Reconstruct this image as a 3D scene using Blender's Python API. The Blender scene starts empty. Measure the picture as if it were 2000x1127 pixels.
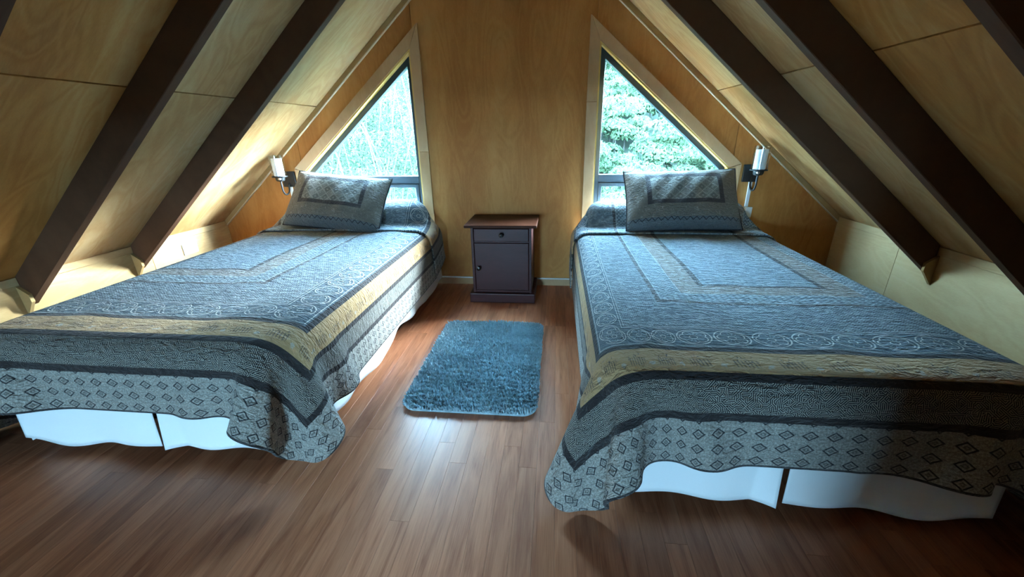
import bpy, bmesh, math, random
import numpy as np
from mathutils import Vector, Matrix

random.seed(7); np.random.seed(7)
D = bpy.data
SC = bpy.context.scene
COL = SC.collection

# ------------------------------------------------------------------ camera
cam_d = D.cameras.new('camera'); cam = D.objects.new('camera', cam_d); COL.objects.link(cam)
cam_d.sensor_width = 36.0; cam_d.lens = 785.96 * 36.0 / 2000.0
cam_d.clip_start = 0.02; cam_d.clip_end = 200
P, YW, RL = math.radians(21.189), math.radians(6.3163), math.radians(-1.1248)
fw = Vector((-math.sin(YW) * math.cos(P), math.cos(YW) * math.cos(P), -math.sin(P)))
rt = Vector((math.cos(YW), math.sin(YW), 0)); up = rt.cross(fw)
rt2 = math.cos(RL) * rt + math.sin(RL) * up; up2 = -math.sin(RL) * rt + math.cos(RL) * up
cam.matrix_world = Matrix(((rt2.x, up2.x, -fw.x, 0.36), (rt2.y, up2.y, -fw.y, 0.0), (rt2.z, up2.z, -fw.z, 1.13), (0, 0, 0, 1)))
SC.camera = cam

# ------------------------------------------------------------------ world, sun, exposure
W = D.worlds.new('overcast_sky'); SC.world = W; W.use_nodes = True
wn = W.node_tree.nodes; wl = W.node_tree.links
for n_ in list(wn): wn.remove(n_)
wo = wn.new('ShaderNodeOutputWorld'); wb = wn.new('ShaderNodeBackground')
wb.inputs['Color'].default_value = (0.36, 0.70, 1.0, 1); wb.inputs['Strength'].default_value = 5.8
wl.new(wb.outputs[0], wo.inputs[0])
sun_d = D.lights.new('hazy_sun', 'SUN'); sun = D.objects.new('hazy_sun', sun_d); COL.objects.link(sun)
sun_d.energy = 7.5; sun_d.angle = math.radians(34); sun_d.color = (0.74, 0.90, 1.0)
sun.rotation_euler = Vector((-0.78, -0.46, -0.27)).to_track_quat('-Z', 'Y').to_euler()
SC.view_settings.view_transform = 'Standard'; SC.view_settings.look = 'None'
SC.view_settings.exposure = 5.1; SC.view_settings.gamma = 1.0; SC.view_settings.use_curve_mapping = False
try:
    SC.cycles.max_bounces = 10; SC.cycles.diffuse_bounces = 6; SC.cycles.transparent_max_bounces = 16
    SC.cycles.sample_clamp_indirect = 8.0; SC.cycles.use_denoising = True
except Exception:
    pass

# room numbers (metres; x across, y away from the camera, z up)
YB = 2.99                 # face of the back wall
YR = -2.30                # face of the rear wall, behind the camera
RX, RZ, SL = 0.035, 2.51, 0.86   # ridge and roof slope
KL, KR = -2.29, 2.31      # knee walls
PHI = math.atan(SL)
def roof_z(x): return RZ - SL * abs(x - RX)
RAFT_Y = [2.19, 1.61, 1.03, 0.45, -0.13, -0.71, -1.29, -1.87]

# ------------------------------------------------------------------ helpers
def tag(o, label=None, cat=None, group=None, kind=None):
    if label: o['label'] = label
    if cat: o['category'] = cat
    if group: o['group'] = group
    if kind: o['kind'] = kind
    return o
def empty(name, loc=(0, 0, 0), parent=None):
    o = D.objects.new(name, None); COL.objects.link(o); o.location = loc; o.empty_display_size = 0.1
    if parent: o.parent = parent
    return o
def link(name, me, mat=None, parent=None, loc=None, rot=None):
    o = D.objects.new(name, me); COL.objects.link(o)
    if mat is not None and not me.materials: me.materials.append(mat)
    if parent is not None: o.parent = parent
    if loc is not None: o.location = loc
    if rot is not None: o.rotation_euler = rot
    return o
def mesh_from(verts, faces, name='m', smooth=False):
    me = D.meshes.new(name); me.from_pydata([tuple(v) for v in verts], [], faces); me.update()
    if smooth: me.polygons.foreach_set('use_smooth', [True] * len(me.polygons))
    return me
class MB:
    """collects simple solids into one mesh"""
    def __init__(s): s.bm = bmesh.new()
    def box(s, x0, x1, y0, y1, z0, z1, bev=0.0, seg=1):
        vs = [s.bm.verts.new(p) for p in ((x0,y0,z0),(x1,y0,z0),(x1,y1,z0),(x0,y1,z0),(x0,y0,z1),(x1,y0,z1),(x1,y1,z1),(x0,y1,z1))]
        fs = [s.bm.faces.new([vs[i] for i in f]) for f in ((3,2,1,0),(4,5,6,7),(0,1,5,4),(1,2,6,5),(2,3,7,6),(3,0,4,7))]
        if bev:
            es = list({e for f in fs for e in f.edges})
            bmesh.ops.bevel(s.bm, geom=es, offset=bev, segments=seg, affect='EDGES', profile=0.6)
        return s
    def prism(s, poly, axis, a, b, bev=0.0):
        """poly: 2-D points; axis 'y' -> (x,z), 'x' -> (y,z), 'z' -> (x,y); extruded from a to b"""
        def P3(p, c):
            return {'y': (p[0], c, p[1]), 'x': (c, p[0], p[1]), 'z': (p[0], p[1], c)}[axis]
        A = [s.bm.verts.new(P3(p, a)) for p in poly]; B = [s.bm.verts.new(P3(p, b)) for p in poly]
        n = len(poly); fs = [s.bm.faces.new(A), s.bm.faces.new(B[::-1])]
        for i in range(n): fs.append(s.bm.faces.new([A[i], B[i], B[(i+1) % n], A[(i+1) % n]]))
        bmesh.ops.recalc_face_normals(s.bm, faces=fs)
        if bev:
            es = list({e for f in fs for e in f.edges})
            bmesh.ops.bevel(s.bm, geom=es, offset=bev, segments=1, affect='EDGES')
        return s
    def lathe(s, prof, c=(0, 0, 0), n=28, axis='z'):
        rings = []
        for r, h in prof:
            ring = []
            for i in range(n):
                a = 2 * math.pi * i / n
                p = (r * math.cos(a), r * math.sin(a), h)
                if axis == 'y': p = (p[0], -p[2], p[1])
                ring.append(s.bm.verts.new((c[0] + p[0], c[1] + p[1], c[2] + p[2])))
            rings.append(ring)
        fs = []
        for k in range(len(rings) - 1):
            for i in range(n):
                fs.append(s.bm.faces.new([rings[k][i], rings[k][(i+1) % n], rings[k+1][(i+1) % n], rings[k+1][i]]))
        for ring in (rings[0], rings[-1]):
            if max((v.co - ring[0].co).length for v in ring) > 1e-6: fs.append(s.bm.faces.new(ring))
        bmesh.ops.recalc_face_normals(s.bm, faces=fs)
        return s
    def tube(s, pts, r, n=10):
        pts = [Vector(p) for p in pts]; rings = []
        for i, p in enumerate(pts):
            t = (pts[min(i+1, len(pts)-1)] - pts[max(i-1, 0)]).normalized()
            u = t.cross(Vector((1, 0, 0)) if abs(t.x) < .9 else Vector((0, 1, 0))).normalized(); v = t.cross(u)
            rr = r[i] if isinstance(r, (list, tuple)) else r
            rings.append([s.bm.verts.new(p + rr * (math.cos(2*math.pi*k/n) * u + math.sin(2*math.pi*k/n) * v)) for k in range(n)])
        fs = []
        for k in range(len(rings) - 1):
            for i in range(n): fs.append(s.bm.faces.new([rings[k][i], rings[k][(i+1) % n], rings[k+1][(i+1) % n], rings[k+1][i]]))
        fs += [s.bm.faces.new(rings[0]), s.bm.faces.new(rings[-1])]
        bmesh.ops.recalc_face_normals(s.bm, faces=fs)
        return s
    def mesh(s, name, smooth=False):
        me = D.meshes.new(name); s.bm.to_mesh(me); s.bm.free()
        if smooth:
            me.polygons.foreach_set('use_smooth', [True] * len(me.polygons))
            try: me.set_sharp_from_angle(angle=math.radians(40))
            except Exception: pass
        return me
    def build(s, name, mat, parent=None, smooth=False):
        return link(name, s.mesh(name, smooth), mat, parent)

# ------------------------------------------------------------------ materials
class NT:
    def __init__(s, name):
        s.m = D.materials.new(name); s.m.use_nodes = True; s.t = s.m.node_tree
        for n in list(s.t.nodes): s.t.nodes.remove(n)
        s.out = s.t.nodes.new('ShaderNodeOutputMaterial')
    def node(s, ty, props=None, **ins):
        n = s.t.nodes.new(ty)
        for k, v in (props or {}).items(): setattr(n, k, v)
        for k, v in ins.items(): s.set(n.inputs[int(k[1:]) if k[0] == '_' and k[1:].isdigit() else k.replace('_', ' ')], v)
        return n
    def set(s, sock, v):
        if hasattr(v, 'is_linked'): s.t.links.new(v, sock)
        elif isinstance(v, (tuple, list)) and len(v) == 3 and sock.type == 'RGBA': sock.default_value = (*v, 1)
        else: sock.default_value = v
    def math(s, op, a, b=0.0, c=0.0, clamp=False):
        return s.node('ShaderNodeMath', {'operation': op, 'use_clamp': clamp}, _0=a, _1=b, _2=c).outputs[0]
    def add(s, a, b): return s.math('ADD', a, b)
    def sub(s, a, b): return s.math('SUBTRACT', a, b)
    def mul(s, a, b): return s.math('MULTIPLY', a, b)
    def lt(s, a, b): return s.math('LESS_THAN', a, b)
    def gt(s, a, b): return s.math('GREATER_THAN', a, b)
    def band(s, v, c, w):      # 1 where |v-c|<w, soft edge
        return s.math('MULTIPLY', s.math('SUBTRACT', w, s.math('ABSOLUTE', s.sub(v, c))), 1.0 / (w * .35), clamp=True)
    def pingpong(s, a, b): return s.math('PINGPONG', a, b)
    def mix(s, f, a, b):
        n = s.node('ShaderNodeMix', {'data_type': 'RGBA'})
        s.set(n.inputs[0], f); s.set(n.inputs[6], a); s.set(n.inputs[7], b); return n.outputs[2]
    def mixf(s, f, a, b):
        n = s.node('ShaderNodeMix', {'data_type': 'FLOAT'})
        s.set(n.inputs[0], f); s.set(n.inputs[2], a); s.set(n.inputs[3], b); return n.outputs[0]
    def ramp(s, f, stops, interp='LINEAR'):
        n = s.node('ShaderNodeValToRGB', None, Fac=f); cr = n.color_ramp; cr.interpolation = interp
        while len(cr.elements) < len(stops): cr.elements.new(0.5)
        for e, (p, c) in zip(cr.elements, stops): e.position = p; e.color = (*c, 1)
        return n.outputs[0]
    def comb(s, x, y, z=0.0): return s.node('ShaderNodeCombineXYZ', None, X=x, Y=y, Z=z).outputs[0]
    def sep(s, v):
        n = s.node('ShaderNodeSeparateXYZ', None, Vector=v); return n.outputs[0], n.outputs[1], n.outputs[2]
    def obj(s): return s.node('ShaderNodeTexCoord').outputs['Object']
    def uv(s): return s.node('ShaderNodeTexCoord').outputs['UV']
    def scale(s, v, sc, loc=(0, 0, 0)):
        n = s.node('ShaderNodeMapping', None, Vector=v); n.inputs['Scale'].default_value = sc
        s.set(n.inputs['Location'], loc); return n.outputs[0]
    def noise(s, v, sc, det=4, rough=.5, dist=0.0):
        return s.node('ShaderNodeTexNoise', None, Vector=v, Scale=sc, Detail=det, Roughness=rough, Distortion=dist).outputs['Fac']
    def bump(s, h, st=.3, d=.01): return s.node('ShaderNodeBump', None, Height=h, Strength=st, Distance=d).outputs[0]
    def rnd(s): return s.node('ShaderNodeObjectInfo').outputs['Random']
    def done(s, col, rough=.5, normal=None, **kw):
        b = s.node('ShaderNodeBsdfPrincipled'); s.set(b.inputs['Base Color'], col); s.set(b.inputs['Roughness'], rough)
        if normal is not None: s.set(b.inputs['Normal'], normal)
        for k, v in kw.items(): s.set(b.inputs[k.replace('_', ' ')], v)
        s.t.links.new(b.outputs[0], s.out.inputs[0]); return s.m

def plywood(name, c0, c1, c2, vec=(1, 1, 1), rough=.55, contrast=1.0, spec=.14):
    """veneer with flowing cathedral grain; vec stretches the grain along one axis"""
    t = NT(name); o = t.obj(); r = t.rnd()
    v = t.scale(o, vec, t.comb(t.mul(r, 13.0), t.mul(r, 7.0), t.mul(r, 5.0)))
    big = t.noise(v, 1.3, 3, .5, .8)
    rings = t.noise(v, 2.2, 2, .45, 1.6)
    wav = t.math('SINE', t.mul(rings, 46.0))
    fine = t.noise(t.scale(v, (3, 3, 3)), 26, 3, .6)
    f = t.add(t.mul(big, .75), t.add(t.mul(wav, .034 * contrast), t.mul(t.sub(fine, .5), .20)))
    col = t.ramp(f, [(.22, c0), (.42, c1), (.68, c2)])
    blot = t.noise(o, 3.3, 3, .6, .4)
    col = t.mix(t.math('MULTIPLY', t.sub(blot, .52), 1.6, clamp=True), col, c0)
    col = t.mix(t.mul(t.math('ABSOLUTE', t.sub(r, .5)), .35), col, c2)
    return t.done(col, t.add(rough, t.mul(t.sub(fine, .5), .15)), t.bump(fine, .06, .004), Specular_IOR_Level=spec)

M = {}
M['ply_wall'] = plywood('plywood_wall', (.39, .138, .031), (.53, .228, .063), (.61, .305, .108), (2.2, 1, .55))
M['ply_roof'] = plywood('plywood_ceiling', (.42, .150, .026), (.57, .25, .062), (.70, .42, .17), (.55, 2.0, .55), contrast=1.5)
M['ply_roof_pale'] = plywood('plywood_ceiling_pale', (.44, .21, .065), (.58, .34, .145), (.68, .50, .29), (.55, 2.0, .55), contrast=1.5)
M['ply_knee'] = plywood('plywood_knee_wall', (.45, .27, .115), (.56, .37, .18), (.64, .46, .27), (1, .6, 2.2))
M['pine'] = plywood('pine_casing', (.46, .26, .12), (.54, .325, .17), (.60, .385, .22), (1.4, 1.4, .5))
M['jamb'] = plywood('varnished_jamb', (.58, .34, .09), (.68, .43, .14), (.74, .50, .20), (1.4, 1.4, .5))
M['rafter'] = plywood('stained_rafter', (.075, .030, .015), (.115, .050, .026), (.16, .078, .042), (.4, 3, .4), rough=.65, spec=.15)
M['batten'] = plywood('batten_wood', (.33, .18, .065), (.42, .25, .10), (.5, .31, .14), (1, 1, 1))
M['bead'] = plywood('pale_bead', (.58, .42, .25), (.64, .48, .30), (.70, .55, .37), (1, 1, 1))

def floor_mat():
    t = NT('laminate_floor'); o = t.obj(); r = t.rnd()
    v = t.scale(o, (9, .9, 1), t.comb(t.mul(r, 31.0), t.mul(r, 17.0), 0.0))
    g = t.noise(v, 2.4, 4, .55, 1.2); fine = t.noise(t.scale(v, (4, 1.2, 1)), 9, 4, .65)
    f = t.add(t.mul(g, .8), t.mul(t.sub(fine, .5), .5))
    col = t.ramp(f, [(.20, (.28, .085, .038)), (.40, (.45, .165, .080)), (.58, (.55, .225, .118)), (.78, (.63, .295, .165))])
    tone = t.ramp(r, [(0, (.84, .81, .79)), (.5, (1, .98, .97)), (1, (1.14, 1.12, 1.10))])
    n = t.node('ShaderNodeMix', {'data_type': 'RGBA', 'blend_type': 'MULTIPLY'}); n.inputs[0].default_value = 1
    t.set(n.inputs[6], col); t.set(n.inputs[7], tone)
    return t.done(n.outputs[2], t.add(.30, t.mul(fine, .14)), t.bump(fine, .05, .002), Specular_IOR_Level=.4)
M['floor'] = floor_mat()
def plain(name, col, rough=.5, noise=.0, sc=40, **kw):
    t = NT(name)
    if noise:
        n = t.noise(t.obj(), sc, 4, .6)
        c = t.mix(n, tuple(x * (1 - noise) for x in col), tuple(min(1, x * (1 + noise)) for x in col))
        return t.done(c, rough, t.bump(n, .1, .002), **kw)
    return t.done(col, rough, **kw)
M['subfloor'] = plain('subfloor', (.10, .05, .03), .7, .2, 6)
M['mahogany'] = plywood('dark_mahogany', (.036, .009, .009), (.055, .014, .014), (.078, .021, .021), (.5, 1, 3), rough=.42, spec=.25)
M['mahogany_top'] = plywood('mahogany_top', (.040, .013, .007), (.052, .018, .010), (.064, .023, .013), (3, .5, 1), rough=.5, spec=.08, contrast=.3)
M['knob'] = plain('dark_knob', (.012, .007, .006), .22, .2, 60)
M['alu'] = plain('dark_grey_aluminium', (.055, .075, .095), .38, .12, 30, Metallic=.55)
M['black'] = plain('black_iron', (.010, .011, .013), .42, .2, 90)
M['white_plastic'] = plain('white_plastic', (.80, .80, .80), .35, .03, 30)
M['frosted'] = plain('frosted_white_glass', (.93, .94, .95), .3, .02, 20, Transmission_Weight=.15)
M['cotton'] = plain('white_cotton', (.86, .86, .86), .9, .03, 300)
M['mattress'] = plain('mattress_ticking', (.62, .60, .56), .9, .08, 120)
M['bedbase'] = plain('bed_base_dark', (.05, .045, .05), .8, .2, 50)
M['steel'] = plain('steel', (.5, .5, .52), .35, .1, 60, Metallic=1.0)
def glass_mat(name, tint=(.97, 1, 1), refl=1.0):
    t = NT(name)
    fc = t.node('ShaderNodeLayerWeight', None, Blend=.5).outputs['Facing']
    fr = t.math('MULTIPLY_ADD', t.math('POWER', fc, 5.0), .94, .03)
    sm = t.noise(t.obj(), 7, 3)
    g = t.node('ShaderNodeBsdfGlossy', None, Color=(1, 1, 1), Roughness=t.mul(sm, .04)); tr = t.node('ShaderNodeBsdfTransparent', None, Color=tint)
    mx = t.node('ShaderNodeMixShader'); t.set(mx.inputs[0], t.mul(fr, refl)); t.t.links.new(tr.outputs[0], mx.inputs[1]); t.t.links.new(g.outputs[0], mx.inputs[2])
    t.t.links.new(mx.outputs[0], t.out.inputs[0]); return t.m
M['glass'] = glass_mat('window_glass'); M['clear_glass'] = glass_mat('clear_shade_glass', (.93, .95, .96), 1.6)

# quilt: UV are metres on the cloth: u from the centre line, v from the foot hem
HW = 1.28
def quilt_mat(name, pillow=False):
    t = NT(name); s_, v_, _ = t.sep(t.uv())
    dx = t.sub(HW, t.math('ABSOLUTE', s_))
    side = t.lt(dx, v_)                              # nearer the side hem than the foot hem
    d = t.math('MINIMUM', dx, v_); w = t.mixf(side, s_, v_)
    uvv = t.comb(w, d, 0.0)
    wob = t.sub(t.noise(uvv, 60, 2), .5)
    dk = (.022, .0145, .0140)
    spk = t.noise(t.comb(s_, v_, 0), 170, 3, .7)
    # --- diamond border
    def lattice(px, py, ox=0.0, oy=0.0):
        a = t.math('ABSOLUTE', t.sub(t.math('FRACT', t.add(t.math('DIVIDE', w, px), ox)), .5))
        b = t.math('ABSOLUTE', t.sub(t.math('FRACT', t.add(t.math('DIVIDE', d, py), oy)), .5))
        return t.add(t.add(a, b), t.mul(wob, .10))
    L1 = lattice(.062, .047)
    ring = t.math('MAXIMUM', t.band(L1, .31, .060), t.mul(t.band(L1, .10, .06), .6))
    dia = t.mix(ring, t.mix(t.math('MULTIPLY', t.sub(spk, .42), 4, clamp=True), (.24, .215, .185), (.54, .505, .45)), (.022, .020, .024))
    # --- twig border: short strokes turned by cell
    vor = t.node('ShaderNodeTexVoronoi', {'feature': 'F1'}, Vector=uvv, Scale=92.0)
    cr, cg, _ = t.sep(vor.outputs['Color'])
    ang = t.math('MULTIPLY', t.math('FLOOR', t.mul(cr, 4.0)), math.pi / 4)
    st = t.math('SINE', t.mul(t.add(t.mul(w, t.math('COSINE', ang)), t.mul(d, t.math('SINE', ang))), 1300.0))
    twig = t.mix(t.math('MULTIPLY', t.sub(st, .22), 2.2, clamp=True), (.013, .012, .015), (.46, .42, .35))
    # --- tan floral border
    fx = t.sub(t.math('FRACT', t.math('DIVIDE', w, .125)), .5)
    fy = t.sub(t.math('DIVIDE', t.sub(d, .296), .10), .5)
    blob = t.noise(uvv, 95, 3, .6, 1.0)
    inf = t.math('MULTIPLY', t.sub(.40, t.math('SQRT', t.add(t.math('POWER', t.mul(fx, 1.0), 2.0), t.math('POWER', t.mul(fy, 1.0), 2.0)))), 5, clamp=True)
    comb_ = t.math('SINE', t.mul(t.add(w, t.mul(fy, .012)), 620.0))
    leaf = t.mul(t.mul(t.gt(comb_, .25), t.band(fy, -.12, .20)), t.lt(t.math('ABSOLUTE', fx), .27))
    tan = t.mix(t.mul(t.gt(blob, .60), inf), (.46, .285, .130), (.055, .038, .030))
    tan = t.mix(t.mul(leaf, .7), tan, (.10, .065, .045))
    fl = t.math('SQRT', t.add(t.math('POWER', t.mul(t.sub(t.math('ABSOLUTE', fx), .49), 1.25), 2.0), t.math('POWER', t.add(fy, .22), 2.0)))
    tan = t.mix(t.mul(t.lt(t.add(fl, t.mul(wob, .35)), .075), .8), tan, (.46, .40, .32))
    # --- medallion border
    mw = .118
    mx_ = t.mul(t.sub(t.math('FRACT', t.math('DIVIDE', w, mw)), .5), mw); my_ = t.sub(d, .494)
    rr = t.math('SQRT', t.add(t.mul(mx_, mx_), t.mul(my_, my_)))
    th = t.math('ARCTAN2', my_, mx_)
    pet = t.add(.0355, t.mul(t.math('ABSOLUTE', t.math('SINE', t.mul(th, 2.5))), .010))
    lines = t.math('MAXIMUM', t.band(rr, .054, .0026), t.band(rr, pet, .0022))
    lines = t.math('MAXIMUM', lines, t.math('MAXIMUM', t.band(rr, .012, .002), t.band(t.math('ABSOLUTE', my_), .066, .002)))
    rays = t.mul(t.gt(t.math('SINE', t.mul(th, 15.0)), .55), t.mul(t.gt(rr, .015), t.lt(rr, .034)))
    med = t.mix(t.mul(rays, .6), t.mix(spk, (.065, .090, .110), (.185, .24, .275)), (.37, .44, .49))
    med = t.mix(lines, med, (.66, .65, .62))
    # --- herringbone / scroll fields
    zz = t.math('SINE', t.mul(t.add(d, t.pingpong(w, .012)), 560.0))
    her = t.mix(t.math('MULTIPLY', t.add(zz, .35), 1.2, clamp=True), (.095, .115, .135), (.31, .37, .405))
    sc = t.math('SINE', t.add(t.mul(w, 260.0), t.mul(t.math('SINE', t.mul(d, 300.0)), 1.6)))
    scr = t.mix(t.math('MULTIPLY', sc, 1.2, clamp=True), (.155, .19, .215), (.40, .47, .51))
    pink = t.mix(spk, (.25, .20, .165), (.37, .305, .255))
    cen = t.mix(t.math('MULTIPLY', t.sub(spk, .38), 3.5, clamp=True), (.19, .24, .28), (.36, .43, .48))
    taupe = t.mix(spk, (.055, .043, .040), (.10, .080, .074))
    col = dk
    for lo, c in ((.007, dia), (.155, dk), (.180, twig), (.270, dk), (.296, tan), (.396, dk), (.420, med), (.572, her), (.808, taupe), (.830, scr), (.935, pink), (1.028, taupe), (1.050, cen)):
        col = t.mix(t.gt(d, lo), col, c)
    for c_, w_ in ((.573, .0025), (.835, .002), (.932, .002)):
        col = t.mix(t.mul(t.band(d, c_, w_), .8), col, (.6, .59, .56))
    # quilting: close wavy ridges
    st_ = t.comb(t.mul(s_, 17.0), t.mul(v_, 46.0), 0.0)
    rid = t.noise(st_, 1.25, 3, .55, .9)
    fine = t.noise(t.comb(s_, v_, 0), 420, 2)
    top = t.gt(d, .42)                               # printed threads, whose pale and dark also paint crinkle light and shade
    col = t.mix(t.mul(t.mul(t.band(rid, .56, .030), t.gt(d, .574)), .45), col, (.62, .66, .68))
    col = t.mix(t.mul(t.mul(t.band(rid, .43, .035), t.gt(d, .574)), .40), col, (.05, .06, .075))
    h = t.mul(t.add(rid, t.mul(fine, .10)), t.mixf(top, .30, 1.0))     # the borders are quilted more flatly
    return t.done(col, .92, t.bump(h, 1.0, .07), Sheen_Weight=.15, Sheen_Roughness=.5)
M['quilt'] = quilt_mat('patchwork_quilt')

def sham_mat():
    """UV metres from the pillow centre (u across, v up)"""
    t = NT('patchwork_sham'); u, v, _ = t.sep(t.uv())
    spk = t.noise(t.comb(u, v, 0), 170, 3, .7)
    wob = t.sub(t.noise(t.comb(u, v, 0), 60, 2), .5)
    au = t.math('ABSOLUTE', u); vv = t.sub(v, .042)
    inner = t.math('MAXIMUM', t.sub(au, .205), t.sub(t.math('ABSOLUTE', vv), .082))    # <0 centre panel
    a = t.math('ABSOLUTE', t.sub(t.math('FRACT', t.math('DIVIDE', u, .066)), .5)); b = t.math('ABSOLUTE', t.sub(t.math('FRACT', t.add(t.math('DIVIDE', vv, .062), .5)), .5))
    L = t.add(t.add(a, b), t.mul(wob, .08))
    cen = t.mix(t.band(L, .5, .03), t.mix(t.math('MULTIPLY', t.sub(spk, .40), 4, clamp=True), (.12, .115, .10), (.29, .275, .24)), (.37, .355, .31))
    cen = t.mix(t.mul(t.lt(L, .33), .65), cen, (.09, .085, .08))
    cen = t.mix(t.mul(t.lt(L, .14), .6), cen, (.30, .29, .25))
    bl = t.noise(t.comb(u, v, 0), 60, 3, .6, 1.0)
    bor = t.mix(t.math('MULTIPLY', t.sub(bl, .58), 8, clamp=True), t.mix(spk, (.115, .095, .075), (.20, .168, .135)), (.29, .26, .22))
    za = t.pingpong(u, .019)
    bot = t.mix(t.band(t.sub(t.add(v, .172), za), 0.0, .004), t.mix(spk, (.05, .055, .065), (.19, .20, .20)), (.025, .024, .028))
    col = t.mix(t.lt(v, -.152), bor, bot)
    col = t.mix(t.lt(inner, .028), col, (.045, .034, .034))
    col = t.mix(t.lt(inner, 0.0), col, cen)
    rid = t.noise(t.comb(t.mul(u, 30.0), t.mul(v, 66.0), 0.0), 1.2, 3, .55, .9)
    return t.done(col, .92, t.bump(t.add(rid, t.mul(spk, .1)), .9, .022), Sheen_Weight=.12)
M['sham'] = sham_mat()
M['piping'] = plain('dark_piping', (.028, .026, .032), .85, .2, 200)

# ------------------------------------------------------------------ floor
fl = MB().box(-2.75, 2.75, YR - .1, YB + .1, -.20, -.012).build('floor', M['subfloor']); tag(fl, kind='structure')
SW = .0645; x_ref = .377
strip_cache = {}
def strip(x0, y0, y1):
    L = round(y1 - y0, 3)
    if L not in strip_cache:
        strip_cache[L] = MB().box(.0002, SW - .0002, .0002, L - .0002, -.0118, 0, .0003).mesh('strip'); strip_cache[L].materials.append(M['floor'])
    return link('plank', strip_cache[L], None, fl, (x0, y0, 0))
rs = random.Random(3)
k0 = int(math.floor((-2.02 - x_ref) / SW)); k1 = int(math.ceil((2.10 - x_ref) / SW))
n_strip = 0
for k in range(k0, k1):
    x0 = x_ref + k * SW
    ytop = YB if -.64 < x0 < .60 else 1.20
    y = .42 - rs.choice((0, .15, .3, .45))
    if ytop < 2: y = .52 - rs.choice((0, .1, .2))
    while y < ytop - .02:
        L = rs.choice((.7, .9, 1.1, 1.3)) if ytop > 2 else rs.choice((.55, .8))
        y1 = min(y + L, ytop) if ytop > 2 else y + L
        if ytop - y1 < .12 and ytop > 2: y1 = ytop
        strip(x0, y, y1); n_strip += 1; y = y1

# ------------------------------------------------------------------ back wall with its two windows
ZS = .44                                     # window sill
WIN = [(.622, ZS), (.622, 1.663), (1.53, .882), (1.53, ZS)]     # opening, right side; mirrored on the left
wall = MB()
def both(poly): return poly, [(-x, z) for x, z in poly][::-1]
core = []
core.append([(-.622, 0), (.622, 0), (.622, roof_z(.622) + .06), (RX, RZ + .06), (-.622, roof_z(-.622) + .06)])
for sgn in (1, -1):
    e = lambda x, dz=.06: (sgn * x, roof_z(sgn * x) + dz)
    core.append([(sgn * .622, 0), (sgn * 1.53, 0), (sgn * 1.53, ZS), (sgn * .622, ZS)])
    core.append([(sgn * .622, 1.663), (sgn * 1.53, .882), e(1.53), e(.622)])
    core.append([(sgn * 1.53, 0), (sgn * 2.62, 0), (sgn * 2.62, .40), e(1.53)])
for p in core: wall.prism(p, 'y', YB + .013, YB + .115)
wall_back = wall.build('wall_back', M['ply_wall']); tag(wall_back, kind='structure')
g = .0015
def wpanel(poly): return MB().prism(poly, 'y', YB, YB + .013, .0012).build('panel', M['ply_wall'], wall_back)
wpanel([(-.6 + g, 0), (.6 - g, 0), (.6 - g, roof_z(.6)), (RX, RZ), (-.6 + g, roof_z(-.6))])
for sgn in (1, -1):
    rz = lambda x: roof_z(sgn * x)
    for poly in ([(.6 + g, 0), (1.55 - g, 0), (1.55 - g, ZS), (.6 + g, ZS)],
                 [(.6 + g, ZS), (.622, ZS), (.622, 1.663), (.6 + g, 1.68)],
                 [(.6 + g, 1.6835), (1.535, .882), (1.55 - g, .90), (1.55 - g, rz(1.55)), (.6 + g, rz(.6))],
                 [(1.55 + g, 0), (2.40, 0), (2.40, rz(2.40)), (1.55 + g, rz(1.55))],
                 [(1.53, ZS), (1.55 - g, ZS), (1.55 - g, .898), (1.53, .882)]):
        wpanel([(sgn * x, z) for x, z in poly])

def offset_poly(poly, d):
    """inset a convex polygon by d"""
    n = len(poly); out = []; A = sum(poly[i][0] * poly[(i+1) % n][1] - poly[(i+1) % n][0] * poly[i][1] for i in range(n)); s = 1 if A > 0 else -1
    for i in range(n):
        p0, p1, p2 = Vector(poly[i-1]), Vector(poly[i]), Vector(poly[(i+1) % n])
        e1 = (p1 - p0).normalized(); e2 = (p2 - p1).normalized()
        n1 = Vector((-e1.y, e1.x)) * s; n2 = Vector((-e2.y, e2.x)) * s
        b = (n1 + n2).normalized(); out.append(tuple(p1 + b * d / max(.2, b.dot(n1))))
    return out
def bar(mb, p, q, w0, w1, y0, y1):
    """board along segment p-q in the x-z plane, from w0 to w1 on its left-hand side"""
    p, q = Vector(p), Vector(q); t = (q - p).normalized(); n = Vector((-t.y, t.x))
    mb.prism([tuple(p + n * w0), tuple(q + n * w0), tuple(q + n * w1), tuple(p + n * w1)], 'y', y0, y1)
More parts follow.
